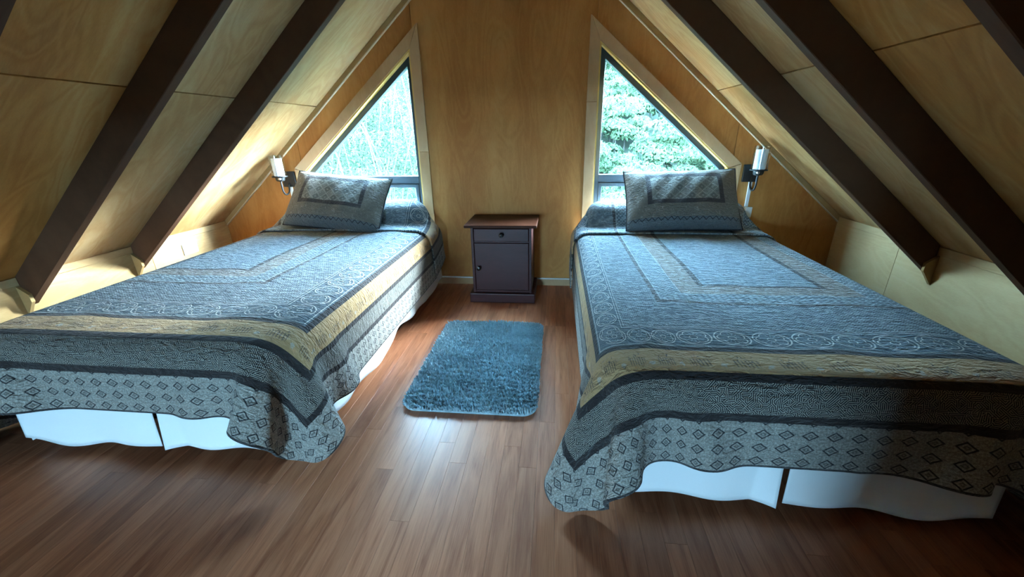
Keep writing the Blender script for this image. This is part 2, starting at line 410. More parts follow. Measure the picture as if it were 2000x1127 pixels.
def make_window(idx, sgn):
    S = lambda pts: [(sgn * x, z) for x, z in pts]
    root = empty(f'window_{idx}', (0, 0, 0)); tag(root, kind='structure')
    # casing boards on the wall face
    cy0, cy1 = YB - .014, YB - .0005
    cw = .068; sl = Vector((1.53 - .622, .882 - 1.663)).normalized(); nn = Vector((-sl.y, sl.x))   # outward normal of the slope
    B = Vector((.622, 1.663)); C = Vector((1.53, .882))
    B2 = B + nn * cw; C2 = C + nn * cw
    topx = lambda x: B2.y + (x - B2.x) * sl.y / sl.x
    D2 = (1.53 + .075, topx(1.53 + .075))
    zj = 1.012 if sgn < 0 else 1.31
    inner = [[(.622 - cw, ZS - .07), (.622, ZS - .07), (.622, zj - .0012), (.622 - cw, zj - .0012)],
             [(.622 - cw, zj + .0012), (.622, zj + .0012), (.622, 1.663), (.622 - cw + .004, topx(.622 - cw + .004))]]
    slope = [(.622 + .001, 1.663), (1.53, .882), D2, (.622 - cw + .008, topx(.622 - cw + .008))]
    outer = [(1.53, ZS - .07), (1.605, ZS - .07), (1.605, D2[1] - .003), (1.53, .879)]
    bottom = [(.624, ZS - .07), (1.528, ZS - .07), (1.528, ZS), (.624, ZS)]
    for pl in inner + [slope, outer, bottom]:
        MB().prism(S(pl), 'y', cy0, cy1, .0015).build('casing_board', M['pine'], root)
    # reveal boards lining the opening
    jy0, jy1 = YB - .010, YB + .075; th = .010
    W4 = S(WIN); I4 = offset_poly(W4, th)
    for i in range(4):
        j = (i + 1) % 4
        MB().prism([W4[i], W4[j], I4[j], I4[i]], 'y', jy0, jy1).build('reveal_board', M['jamb'], root)
    # aluminium frame
    fy0, fy1 = YB + .038, YB + .085
    O4 = I4; F4 = offset_poly(O4, .034); fr = MB()
    for i in range(4):
        j = (i + 1) % 4; fr.prism([O4[i], O4[j], F4[j], F4[i]], 'y', fy0, fy1, .002)
    frame = fr.build('window_frame', M['alu'], root)
    xr = lambda z: .622 + (1.663 - z) * (1.53 - .622) / (1.663 - .882)
    mz0, mz1 = .782, .838
    MB().prism(S([(.66, mz0), (1.49, mz0), (1.49, mz1), (.66, mz1)]), 'y', fy0 - .004, fy1, .003).build('mullion', M['alu'], root)
    # opening sash below the mullion
    sash = [(.664, ZS + .046), (1.486, ZS + .046), (1.486, mz0 - .001), (.664, mz0 - .001)]
    s2 = offset_poly(sash, .026); sb = MB()
    for i in range(4):
        j = (i + 1) % 4; sb.prism(S([sash[i], sash[j], s2[j], s2[i]]), 'y', fy0 - .012, fy1 - .012, .003)
    sb.build('sash', M['alu'], root)
    MB().prism(S(s2), 'y', fy0 + .018, fy0 + .022).build('pane', M['glass'], root)
    up_ = [(.664, mz1), (1.49, mz1), (1.49, .915), (1.475, .905), (.664, 1.60)]
    F4r = offset_poly([(x * sgn, z) for x, z in O4] if sgn > 0 else [(-x, z) for x, z in O4], .034)
    fpts = sorted(F4r, key=lambda p: p[0])
    apex = max(F4r, key=lambda p: p[1]); rgt = sorted([p for p in F4r if p[0] > 1.2], key=lambda p: p[1])[-1]
    pane = [(apex[0], mz1), (rgt[0], mz1), rgt, apex]
    MB().prism(S(pane), 'y', fy0 + .018, fy0 + .022).build('pane', M['glass'], root)
    h = MB().box(-.012, .012, fy0 - .024, fy0 - .004, mz0 - .06, mz0 - .012, .003).build('latch', M['black'], root); h.location.x = sgn * 1.475
    # daylight guide for the sampler: marks the opening, gives off nothing itself
    pl_d = D.lights.new(f'window_portal_{idx}', 'AREA'); pl_d.shape = 'RECTANGLE'; pl_d.size = .93; pl_d.size_y = 1.24
    po = D.objects.new(f'window_portal_{idx}', pl_d); COL.objects.link(po); pl_d.cycles.is_portal = True
    po.location = (sgn * 1.076, YB + .13, ZS + .61); po.rotation_euler = (math.radians(-90), 0, 0)
    return root
make_window(1, -1); make_window(2, 1)

# skirting board
bb = MB().box(KL, KR, YB - .012, YB - .0005, .0, .052, .002).build('baseboard_back', M['pine']); tag(bb, kind='structure')
MB().box(KL, KR, YB - .016, YB - .0005, .0525, .062, .002).build('cap_strip', M['white_plastic'], bb)

# ------------------------------------------------------------------ roof
cl = MB()
for sgn in (1, -1):
    xe = 2.75; n = (sgn * math.sin(PHI), math.cos(PHI)); off = .014; th = .09
    def RP(x, d): return (x + n[0] * d, roof_z(x) + n[1] * d)
    a, b = RX, RX + sgn * xe
    cl.prism([(a, RZ + off / math.cos(PHI)), RP(b, off), RP(b, th), (a, RZ + th / math.cos(PHI))], 'y', YR - .12, YB + .28)
ceiling = cl.build('ceiling', M['batten']); tag(ceiling, kind='structure')
ys = [YR] + [y + .021 for y in sorted(RAFT_Y)] + [YB]
for sgn in (1, -1):
    n = (sgn * math.sin(PHI), math.cos(PHI)); xs = 1.3775 if sgn > 0 else -1.341
    def RP(x, d): return (x + n[0] * d, roof_z(x) + n[1] * d)
    gx = .0022
    for y0, y1 in zip(ys[:-1], ys[1:]):
        for xa, xb in ((RX + sgn * .002, xs - sgn * gx), (xs + sgn * gx, RX + sgn * 2.42)):
            A = xa, roof_z(xa); Bq = xb, roof_z(xb)
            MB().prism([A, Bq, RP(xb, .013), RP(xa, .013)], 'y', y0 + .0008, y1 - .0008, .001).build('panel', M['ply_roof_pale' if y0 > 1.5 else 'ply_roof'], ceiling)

side_w = {1: 'right', -1: 'left'}
order = ['farthest', 'second from the window', 'third from the window']
vis_lab = {(-1, 0): 'dark stained sloping rafter above the left bed, next to the window wall',
           (-1, 1): 'wide dark rafter on the left slope, over the foot of the left bed',
           (1, 0): 'dark rafter on the right slope nearest the window, ending behind the right bed',
           (1, 1): 'reddish dark rafter crossing the right slope over the foot of the right bed',
           (1, 2): 'rafter at the upper right corner, nearest the viewer on the right slope',
           (-1, 2): 'rafter on the left slope nearest the viewer'}
for i, y in enumerate(RAFT_Y[:3]):
    for sgn in (1, -1):
        n = (-sgn * math.sin(PHI), -math.cos(PHI)); dep = .122
        xb = (KR if sgn > 0 else KL) - sgn * .003
        def Q(x, d): return (x + n[0] * d, roof_z(x) + n[1] * d)
        # lower end cut plumb at the knee wall, upper end plumb at the ridge
        low = lambda x: roof_z(x) - dep / math.cos(PHI)
        xa = RX + sgn * .002
        poly = [(xa, roof_z(xa) - .0005), (xb, roof_z(xb) - .0005), (xb, low(xb)), (xa, low(xa))]
        o = MB().prism(poly, 'y', y, y + .042, .0025).build('rafter', M['rafter'])
        tag(o, vis_lab[(sgn, i)], 'rafter', 'roof rafters')
# batten in the angle of the roof and the back wall, with a pale bead below it
for k, sgn in enumerate((-1, 1)):
    xa, xb = RX + sgn * .02, (KR if sgn > 0 else KL)
    lo = lambda x, d: roof_z(x) - d / math.cos(PHI)
    o = MB().prism([(xa, lo(xa, .0005)), (xb, lo(xb, .0005)), (xb, lo(xb, .030)), (xa, lo(xa, .030))], 'y', YB - .022, YB - .0005, .002).build(f'trim_{k+1}', M['batten'])
    tag(o, kind='structure')
    MB().prism([(xa, lo(xa, .0302)), (xb, lo(xb, .0302)), (xb, lo(xb, .0355)), (xa, lo(xa, .0355))], 'y', YB - .024, YB - .0005, .002).build('bead', M['bead'], o)

# ------------------------------------------------------------------ knee walls
for sgn, xk, nm in ((-1, KL, 'wall_left'), (1, KR, 'wall_right')):
    h = roof_z(xk) - .004
    o = MB().box(*sorted((xk + sgn * .012, xk + sgn * .10)), YR, YB, 0, h - .02).build(nm, M['ply_knee']); tag(o, kind='structure')
    joints = [YR, -1.1, .12, 1.34 if sgn < 0 else 1.30, 2.43 if sgn > 0 else 2.30, YB]
    for y0, y1 in zip(joints[:-1], joints[1:]):
        MB().box(*sorted((xk, xk + sgn * .0119)), y0 + .001, y1 - .001, 0, h - .042, .001).build('panel', M['ply_knee'], o)
    # top rail, and the little filler strips beside every rafter foot
    gaps = [YR] + sorted(RAFT_Y) + [YB]
    for a, b in zip(gaps[:-1], gaps[1:]):
        ya = a + (.0 if a == YR else .043)
        MB().box(*sorted((xk - sgn * .008, xk + sgn * .0119)), ya, b - .001, h - .040, h, .0015).build('top_rail', M['ply_knee'], o)
    for y in RAFT_Y:
        MB().prism([(xk - sgn * .002, h - .045), (xk - sgn * .002, h - .20), (xk - sgn * .055, h - .125), (xk - sgn * .055, h - .085)], 'y', y - .016, y - .0005).build('filler_strip', M['batten'], o)

# ------------------------------------------------------------------ rear of the attic (behind the viewer): gable with a low window sized to light the bed feet, screen added for shade
RWX0, RWX1, RWZ0, RWZ1 = -.80, -.26, .22, .82
rw = MB()
for pl in ([(-2.62, 0), (RWX0, 0), (RWX0, roof_z(RWX0) + .05), (-2.62, .35)], [(RWX1, 0), (2.62, 0), (2.62, .35), (RX, RZ + .05), (RWX1, roof_z(RWX1) + .05)],
           [(RWX0, 0), (RWX1, 0), (RWX1, RWZ0), (RWX0, RWZ0)], [(RWX0, RWZ1), (RWX1, RWZ1), (RWX1, roof_z(RWX1) + .05), (RWX0, roof_z(RWX0) + .05)]):
    rw.prism(pl, 'y', YR - .11, YR)
M['dark_board'] = plywood('dark_board', (.050, .026, .014), (.075, .040, .022), (.10, .055, .032), (1, 1, .5), rough=.6)
tag(rw.build('wall_rear', M['dark_board']), kind='structure')
w3 = empty('window_3'); tag(w3, kind='structure')
o4 = [(RWX0, RWZ0), (RWX1, RWZ0), (RWX1, RWZ1), (RWX0, RWZ1)]; i4 = offset_poly(o4, .04); fr = MB()
for i in range(4): fr.prism([o4[i], o4[(i+1) % 4], i4[(i+1) % 4], i4[i]], 'y', YR - .08, YR - .03, .002)
fr.build('window_frame', M['alu'], w3); MB().prism(i4, 'y', YR - .057, YR - .053).build('pane', M['glass'], w3)
pl_d = D.lights.new('window_portal_3', 'AREA'); pl_d.shape = 'RECTANGLE'; pl_d.size = RWX1 - RWX0; pl_d.size_y = RWZ1 - RWZ0
po = D.objects.new('window_portal_3', pl_d); COL.objects.link(po); pl_d.cycles.is_portal = True
po.location = ((RWX0 + RWX1) / 2, YR - .13, (RWZ0 + RWZ1) / 2); po.rotation_euler = (math.radians(90), 0, 0)
wp = MB().prism([(.47, 0), (KR - .01, 0), (KR - .01, roof_z(KR) - .17), (.47, roof_z(.47) - .17)], 'y', -.42, -.36).build('wall_shade_screen', M['dark_board']); tag(wp, kind='structure')  # unseen partition, added to shade the right end of the right bed's foot


# ------------------------------------------------------------------ cloth: position-based drape of a sheet over rounded solids
def rbox(c, h, rp, rv):
    """signed distance of a box (centre c, half size h) rounded rp in plan and rv at its top edge"""
    c = np.array(c); h = np.array(h)
    def f(p):
        q = np.abs(p[..., :2] - c[:2]) - (h[:2] - rp)
        d2 = np.sqrt((np.maximum(q, 0) ** 2).sum(-1)) + np.minimum(q.max(-1), 0) - rp
        qz = np.abs(p[..., 2] - c[2]) - h[2]
        a = d2 + rv; b = qz + rv
        return np.sqrt(np.maximum(a, 0) ** 2 + np.maximum(b, 0) ** 2) + np.minimum(np.maximum(a, b), 0) - rv
    return f
def push(X, f, margin):
    d = f(X); hit = d < margin
    if not hit.any(): return hit
    P0 = X[hit]; e = 2e-4; g = np.empty_like(P0)
    for k in range(3):
        dp = np.zeros(3); dp[k] = e; g[:, k] = (f(P0 + dp) - f(P0 - dp)) / (2 * e)
    g /= np.maximum(np.sqrt((g ** 2).sum(-1, keepdims=True)), 1e-6)
    X[hit] = P0 + g * (margin - d[hit])[:, None]
    return hit
def drape(X, F, solids, steps, margin, iters=9, bend=.08, ymax=None, seed=0, hold=None):
    """X: start positions (m, n, 3); F: the cloth laid flat (m, n, 2), which gives every rest length"""
    rg = np.random.RandomState(seed)
    X = X.copy(); V = rg.normal(0, .012, X.shape); dt = 1 / 60.; X0 = X.copy()
    m, n = X.shape[:2]; SL_ = slice(None)
    def con(a, b, k):
        return (a, b, np.sqrt(((F[b] - F[a]) ** 2).sum(-1, keepdims=True)), k * .5)
    stretch, soft = [], []
    for o in (0, 1):
        k = (m - o) // 2 * 2; stretch.append(con((slice(o, o + k, 2), SL_), (slice(o + 1, o + k, 2), SL_), 1.0))
        k = (n - o) // 2 * 2; stretch.append(con((SL_, slice(o, o + k, 2)), (SL_, slice(o + 1, o + k, 2)), 1.0))
        k = (m - o) // 2 * 2; A = slice(o, o + k, 2); B = slice(o + 1, o + k, 2)
        for c in (0, 1):
            e = c + (n - c) // 2 * 2
            soft.append(con((A, slice(c, e, 2)), (B, slice(c + 1, e, 2)), .35)); soft.append(con((A, slice(c + 1, e, 2)), (B, slice(c, e, 2)), .35))
    for sp, kb in ((2, bend), (4, bend * .6)):
        for o in range(2 * sp):
            ia = np.arange(o, m - sp, 2 * sp)
            if len(ia): soft.append(con((slice(o, m - sp, 2 * sp), SL_), (slice(o + sp, o + sp + 2 * sp * len(ia) - 2 * sp + 1, 2 * sp), SL_), kb))
            ia = np.arange(o, n - sp, 2 * sp)
            if len(ia): soft.append(con((SL_, slice(o, n - sp, 2 * sp)), (SL_, slice(o + sp, o + sp + 2 * sp * len(ia) - 2 * sp + 1, 2 * sp)), kb))
    def solve(C):
        for a, b, L, k in C:
            A = X[a]; B = X[b]; d = B - A; l = np.sqrt((d * d).sum(-1, keepdims=True)); d *= k * (l - L) / np.maximum(l, 1e-6); A += d; B -= d
    for st in range(steps):
        g = 9.8 if st < steps * .35 else (4.0 if st < steps * .6 else 1.2)
        damp = .96 if st < steps * .7 else .88
        Pv = X.copy(); V[..., 2] -= g * dt; X += V * dt
        for it in range(iters):
            solve(stretch)
            if it % 3 == 0: solve(soft)
            if hold is not None: X[hold] = X0[hold]
            if it % 4 == 3 or it == iters - 1:
                for f in solids: push(X, f, margin)
                X[..., 2] = np.maximum(X[..., 2], .008)
                if ymax is not None: X[..., 1] = np.minimum(X[..., 1], ymax)
        V = (X - Pv) / dt * damp
        cont = X[..., 2] < .010
        for f in solids: cont |= f(X) < margin + .002
        V[cont] *= .30
        sp_ = np.sqrt((V ** 2).sum(-1, keepdims=True)); V *= np.minimum(1, 1.6 / np.maximum(sp_, 1e-6))
    return X
def sheet_mesh(name, X, U):
    M_, N_ = X.shape[:2]; idx = np.arange(M_ * N_).reshape(M_, N_)
    F = np.stack([idx[:-1, :-1], idx[1:, :-1], idx[1:, 1:], idx[:-1, 1:]], -1).reshape(-1, 4)
    me = mesh_from(X.reshape(-1, 3), F.tolist(), name, True)
    uv = me.uv_layers.new(name='UVMap'); uv.data.foreach_set('uv', U.reshape(-1, 2)[F.reshape(-1)].reshape(-1).astype(np.float32))
    return me
def cloth_mods(o, th):
    m = o.modifiers.new('sub', 'SUBSURF'); m.levels = 1; m.render_levels = 1
    m = o.modifiers.new('thick', 'SOLIDIFY'); m.thickness = th; m.offset = -1.0

BX0, BX1, BY1, BZ = .50, 1.70, 2.95, .50
FOOT = {-1: 1.015, 1: .965}          # y of the foot end of either bed
def rr_poly(hx, hy, r, n=10):
    out = []
    for cx_, cy_, a0 in ((hx - r, hy - r, 0), (-hx + r, hy - r, 90), (-hx + r, -hy + r, 180), (hx - r, -hy + r, 270)):
        for i in range(n + 1):
            a = math.radians(a0 + 90 * i / n); out.append((cx_ + r * math.cos(a), cy_ + r * math.sin(a)))
    return out
def pad(cx, cy, hx, hy, rp, z0, z1, rv):
    """soft cushion: rounded in plan and at the top and bottom edges"""
    mb = MB(); rings = []; lev = []
    for k in range(5): a = math.pi / 2 * k / 4; lev.append((rv * (1 - math.sin(a)) * .6, z0 + rv * .6 * (1 - math.cos(a))))
    for k in range(6): a = math.pi / 2 * k / 5; lev.append((rv * (1 - math.cos(a)), z1 - rv * (1 - math.sin(a))))
    for ins, z in lev:
        rings.append([mb.bm.verts.new((cx + x, cy + y, z)) for x, y in rr_poly(hx - ins, hy - ins, max(.02, rp - ins), 8)])
    n = len(rings[0]); fs = [mb.bm.faces.new(rings[0]), mb.bm.faces.new(rings[-1])]
    for A, B in zip(rings[:-1], rings[1:]):
        for i in range(n): fs.append(mb.bm.faces.new([A[i], A[(i+1) % n], B[(i+1) % n], B[i]]))
    bmesh.ops.recalc_face_normals(mb.bm, faces=fs)
    return mb
def make_bed(sgn, word):
    root = empty('bed', (sgn * 1.1, 2.0, 0)); BY0 = FOOT[sgn]
    cx = sgn * 1.1
    L = lambda o: o
    def add(name, mb, mat, smooth=False):
        o = mb.build(name, mat, None, smooth); o.parent = root; o.matrix_parent_inverse = Matrix.Translation((-cx, -2.0, 0)); return o
    add('base', MB().box(cx - .52, cx + .52, BY0 + .12, BY1 - .02, .10, .27, .01), M['bedbase'])
    add('mattress', pad(cx, (BY0 + BY1) / 2, .592, (BY1 - BY0) / 2 - .010, .125, .272, BZ - .004, .07), M['mattress'], True)
    for lx in (-.50, .50):
        for ly in (BY0 + .12, BY1 - .12):
            add('leg', MB().lathe([(.030, .10), (.032, .09), (.020, .0)], (cx + lx, ly, 0), 14), M['bedbase'], True)
    # white cotton skirt: two foot panels that meet in a split, and one panel on either side
    rs = random.Random(11 if sgn < 0 else 29)
    def skirt(name, p0, p1, nrm, amp, ph, zlow, endfold=0.0):
        n = 60; m = 12; vs = []
        p0 = Vector(p0); p1 = Vector(p1); nv = Vector(nrm); ln = (p1 - p0).length
        for j in range(m + 1):
            for i in range(n + 1):
                t = i / n; q = p0.lerp(p1, t); a = j / m
                wv = math.sin(t * ln * 11 + ph) * .6 + math.sin(t * ln * 23 + 2 * ph) * .4
                out = a * (amp * wv + .010) + endfold * a * max(0, t - .86) / .14 * .03
                zl = zlow + .018 * math.sin(t * ln * 6.5 + ph * 1.7) + .010 * math.sin(t * ln * 15 + ph)
                zz = .285 + (zl - .285) * a
                q = q + nv * out; vs.append((q.x, q.y, zz))
        fs = [(j*(n+1)+i, j*(n+1)+i+1, (j+1)*(n+1)+i+1, (j+1)*(n+1)+i) for j in range(m) for i in range(n)]
        me = mesh_from(vs, fs, name, True); o = link(name, me, M['cotton']); o.parent = root; o.matrix_parent_inverse = Matrix.Translation((-cx, -2.0, 0))
        md = o.modifiers.new('thick', 'SOLIDIFY'); md.thickness = .003
        return o
    yf = BY0 + .034; xi, xo = sgn * (BX0 + .034), sgn * (BX1 - .06)
    xs = sgn * 1.055
    skirt('foot_skirt', (xi + sgn * .045, yf, 0), (xs - sgn * .012, yf, 0), (0, -1, 0), .016, .4, .068 if sgn < 0 else .055, 1.0)
    skirt('foot_skirt', (xo, yf, 0), (xs + sgn * .016, yf + .006, 0), (0, -1, 0), .016, 1.9, .066 if sgn < 0 else .052)
    skirt('side_skirt', (xi, yf + .05, 0), (xi, BY1 - .02, 0), (-sgn, 0, 0), .012, .8, .060)
    skirt('side_skirt', (xo, yf, 0), (xo, BY1 - .02, 0), (sgn, 0, 0), .012, 2.8, .060)
    # sleeping pillow under the folded quilt
    add('pillow', pad(cx, 2.865, .47, .085, .06, BZ + .012, BZ + .140, .06), M['cotton'], True)
    return root
bedL = make_bed(-1, 'left'); bedR = make_bed(1, 'right')
tag(bedL, 'bed with a white cotton skirt, left of the nightstand', 'bed', 'twin beds')
tag(bedR, 'bed with a white cotton skirt, right of the nightstand', 'bed', 'twin beds')

def make_quilt(sgn, qc, y0, si, so, knee, seed, sin=.86):
    """qc: x of the quilt's centre line; y0: where the foot hem would lie if the quilt were flat; si, so: its reach on the aisle side and the outer side"""
    h = .025; BY0 = FOOT[sgn]
    cx = sgn * 1.1
    solid = rbox((cx, (BY0 + BY1) / 2, BZ / 2), (.60, (BY1 - BY0) / 2, BZ / 2), .13, .075)
    def umap(S):
        u = np.where(S > knee, knee + (S - knee) * (1.28 - knee) / (so - knee), S)
        u = np.where(S < -.46, -.46 + (S + .46) * .40 / (sin - .46), u)
        return np.where(S < -sin, -.86 + (S + sin) * .42 / (si - sin), u) * sgn
    s = np.linspace(-si, so, int(round((si + so) / h)) + 1)              # negative towards the aisle
    v = np.arange(0, 2.70 - y0, h)
    S, Vv = np.meshgrid(s, v, indexing='ij')
    RC = .15                                            # rounded corners at the foot
    for sg, ed in ((-1, -si), (1, so)):
        a = (S - ed) * -sg; p, q = np.maximum(0, RC - a), np.maximum(0, RC - Vv)
        m_ = (p > 0) & (q > 0); ra = np.where(m_, np.maximum(p, q) / np.maximum(1e-6, np.hypot(p, q)), 1.0)
        S, Vv = np.where(m_, ed - sg * (RC - p * ra), S), np.where(m_, RC - q * ra, Vv)
    X = np.stack([qc + sgn * S, y0 + Vv, np.full_like(S, BZ + .012)], -1)
    F = np.stack([S, Vv], -1)
    X[..., 2] += .004 * np.sin(S * 9 + Vv * 3) * np.sin(Vv * 7 + S * 2) + .003 * np.sin(S * 21 + Vv * 5)
    hold = (sgn * X[..., 0] > BX0 + .14) & (sgn * X[..., 0] < BX1 - .14) & (X[..., 1] > BY0 + .12)
    X = drape(X, F, [solid], 130, .010, iters=15, seed=seed, hold=hold)
    d = np.where(Vv > .42, .42 + (Vv - .42) * 1.16, Vv)
    me = sheet_mesh('quilt', X, np.stack([umap(S), d], -1)); q = link('quilt', me, M['quilt']); cloth_mods(q, .009)
    # the head end of the quilt, folded up over the sleeping pillow
    hump = rbox((cx, 2.865, BZ + .07), (.49, .105, .082), .06, .065)
    vf = np.arange(0, .40, h); s2 = np.linspace(-si, so, int(round((si + so) / h)) + 1); S2, V2 = np.meshgrid(s2, vf, indexing='ij')
    X2 = np.stack([qc + sgn * S2, 2.60 + V2, np.full_like(S2, BZ + .172)], -1)
    back = (slice(None), -1)
    X2 = drape(X2, np.stack([S2, V2], -1), [solid, hump], 120, .026, iters=12, ymax=2.972, seed=seed + 5)
    me2 = sheet_mesh('folded_head_end', X2, np.stack([umap(S2), V2 + 1.6], -1)); f = link('folded_head_end', me2, M['quilt'], q); cloth_mods(f, .009)
    return q
qL = make_quilt(-1, -1.38, .79, 1.20, .86, .33, 2)
qR = make_quilt(1, 1.22, .71, 1.10, 1.00, .46, 9, .72)
tag(qL, 'patchwork quilt with dark striped borders, spread over the bed left of the nightstand', 'quilt', 'patchwork quilts')
tag(qR, 'patchwork quilt with dark striped borders, spread over the bed right of the nightstand', 'quilt', 'patchwork quilts')

# ------------------------------------------------------------------ pillow shams
def make_sham(sgn, base, top, label):
    root = empty('pillow', base)
    WX, HY, T = .355, .212, .105
    n, m = 44, 28; rs = np.random.RandomState(4 if sgn < 0 else 8)
    def grid(front):
        a = np.linspace(-1, 1, n + 1); b = np.linspace(-1, 1, m + 1); A, B = np.meshgrid(a, b, indexing='ij')
        prof = np.maximum(0, (1 - np.abs(A) ** 3.0)) ** .5 * np.maximum(0, (1 - np.abs(B) ** 2.6)) ** .5
        pinch = 1 - .045 * (1 - np.abs(A) ** 2) * np.abs(B) ** 3
        pinx = 1 - .035 * (1 - np.abs(B) ** 2) * np.abs(A) ** 3
        wr = .004 * np.sin(A * 9 + B * 3.1) + .003 * np.sin(A * 17 - B * 8)
        Xx = A * WX * pinx; Yy = B * HY * pinch; Zz = (T * prof * (1 - .18 * B) + wr * prof) * (1 if front else -.75)
        return np.stack([Xx, Yy, Zz], -1), np.stack([A * WX, B * HY], -1)
    g1, uv1 = grid(True); g2, uv2 = grid(False)
    z = Vector(top) - Vector(base); yv = z.normalized(); xv = Vector((1, 0, 0)); xv = (xv - yv * xv.dot(yv)).normalized(); zv = xv.cross(yv)
    Mx = np.array([[xv.x, yv.x, zv.x], [xv.y, yv.y, zv.y], [xv.z, yv.z, zv.z]])
    for g_, uv_, nm in ((g1, uv1, 'front_panel'), (g2, uv2, 'back_panel')):
        Xw = (g_ + np.array([0, HY, 0])) @ Mx.T
        if nm == 'back_panel': Xw = Xw[::-1]; uv_ = uv_[::-1]
        me = sheet_mesh(nm, Xw, uv_); o = link(nm, me, M['sham'], root)
        md = o.modifiers.new('s', 'SUBSURF'); md.levels = 1; md.render_levels = 1
    rim = [g1[i, 0] for i in range(n)] + [g1[n, j] for j in range(m)] + [g1[i, m] for i in range(n, 0, -1)] + [g1[0, j] for j in range(m, 0, -1)]
    rim = [tuple(Mx @ (p + np.array([0, HY, 0]))) for p in rim]; rim.append(rim[0])
    MB().tube(rim, .0042, 7).build('piping', M['piping'], root, True)
    tag(root, label, 'pillow', 'quilted pillows')
    return root
make_sham(-1, (-1.180, 2.585, .528), (-1.135, 2.835, .872), 'quilted patchwork pillow propped at the head of the bed left of the nightstand')
make_sham(1, (1.170, 2.600, .530), (1.160, 2.840, .872), 'quilted patchwork pillow propped at the head of the bed right of the nightstand')

# ------------------------------------------------------------------ nightstand
ns = empty('nightstand', (0, 2.80, 0)); tag(ns, 'small dark mahogany nightstand with one drawer and a door, between the beds', 'nightstand')
def nsb(name, mb, mat, parent=None, smooth=False):
    o = mb.build(name, mat, None, smooth); o.parent = parent or ns
    o.matrix_parent_inverse = Matrix.Translation((0, -2.80, 0)); return o
FY = 2.632; BYK = 2.972
body = MB()
body.box(-.207, -.189, FY, BYK, .07, .540, .002); body.box(.189, .207, FY, BYK, .07, .540, .002)
body.box(-.189, .189, BYK - .01, BYK, .07, .540); body.box(-.189, .189, FY + .012, BYK - .01, .432, .440); body.box(-.189, .189, FY + .006, BYK - .01, .072, .086)
body.box(-.189, .189, FY + .012, BYK - .01, .530, .540)
nsb('body', body, M['mahogany'])
nsb('top', MB().box(-.243, .243, FY - .042, BYK + .003, .541, .561, .006, 2), M['mahogany_top'])
nsb('plinth', MB().box(-.231, .231, FY - .022, BYK, .0, .069, .006, 2), M['mahogany'])
dr = nsb('drawer', MB().box(-.1865, .1865, FY + .002, FY + .020, .4425, .5285, .003), M['mahogany'])
dr2 = nsb('door', MB().box(-.1865, .1865, FY + .002, FY + .020, .0885, .4305, .003), M['mahogany'])
knob = [(.009, 0), (.007, .008), (.008, .012), (.015, .018), (.0165, .024), (.013, .031), (.004, .034), (.0, .0345)]
def knob_at(x, z, par):
    o = MB().lathe(knob, (x, FY + .002, z), 18, 'y').build('knob', M['knob'], None, True); o.parent = par; o.matrix_parent_inverse = par.matrix_parent_inverse.copy() @ Matrix.Identity(4)
    o.matrix_parent_inverse = Matrix.Translation((0, 0, 0)); return o
knob_at(.004, .490, dr); knob_at(-.158, .255, dr2)

# ------------------------------------------------------------------ rug
rug = empty('bath_rug', (0, 1.83, 0)); tag(rug, 'fluffy blue-grey rug with rounded corners on the floor between the beds', 'rug')
RHX, RHY, RR = .302, .437, .065
t = NT('rug_pile'); nz = t.noise(t.scale(t.obj(), (.6, 1.3, 1)), 75, 4, .7); big = t.noise(t.obj(), 9, 3)
M['pile'] = t.done(t.mix(t.math('MULTIPLY', t.sub(t.add(t.mul(nz, .75), t.mul(big, .25)), .30), 2.4, clamp=True), (.20, .30, .345), (.54, .69, .74)), .95, Sheen_Weight=.3)
MB().prism(rr_poly(RHX - .004, RHY - .004, RR), 'z', .0005, .012).build('backing', M['pile'], rug)
rg = np.random.RandomState(5); vs = []; fs = []
nx, ny = 118, 170
for i in range(nx):
    for j in range(ny):
        x = -RHX + (i + rg.rand()) * 2 * RHX / nx; y = -RHY + (j + rg.rand()) * 2 * RHY / ny
        ax, ay = max(abs(x) - (RHX - RR), 0), max(abs(y) - (RHY - RR), 0)
        if ax * ax + ay * ay > RR * RR: continue
        e = min(RHX - abs(x), RHY - abs(y), RR - math.hypot(ax, ay) if ax and ay else 9)
        hgt = (.014 + .007 * rg.rand()) * (1.12 + .34 * math.sin(y * 210 + 2.2 * math.sin(x * 31)) * math.sin(x * 47 + 3 * math.sin(y * 19))); a = rg.rand() * 6.283
        lean = np.array([math.cos(a), math.sin(a)]) * .006 + np.array([.002 * math.sin(y * 23), -.006 + .004 * math.sin(x * 9 + y * 31)])
        crease = math.exp(-((y - .12 - .02 * math.sin(x * 6)) / .008) ** 2) * (1 if x > .02 else .25); hgt *= 1 - .35 * crease
        b = rg.rand() * 6.283; wx, wy = .0034 * math.cos(b), .0034 * math.sin(b); k = len(vs)
        vs += [(x - wx, y - wy, .010), (x + wx, y + wy, .010), (x + lean[0] * .5 - wx, y + lean[1] * .5 - wy, .010 + hgt * .6), (x + lean[0] * .5 + wx, y + lean[1] * .5 + wy, .010 + hgt * .6), (x + lean[0], y + lean[1], .010 + hgt)]
        fs += [(k, k+1, k+3, k+2), (k+2, k+3, k+4)]
pile = link('pile', mesh_from(vs, fs, 'pile', True), M['pile'], rug); pile['kind'] = 'stuff'

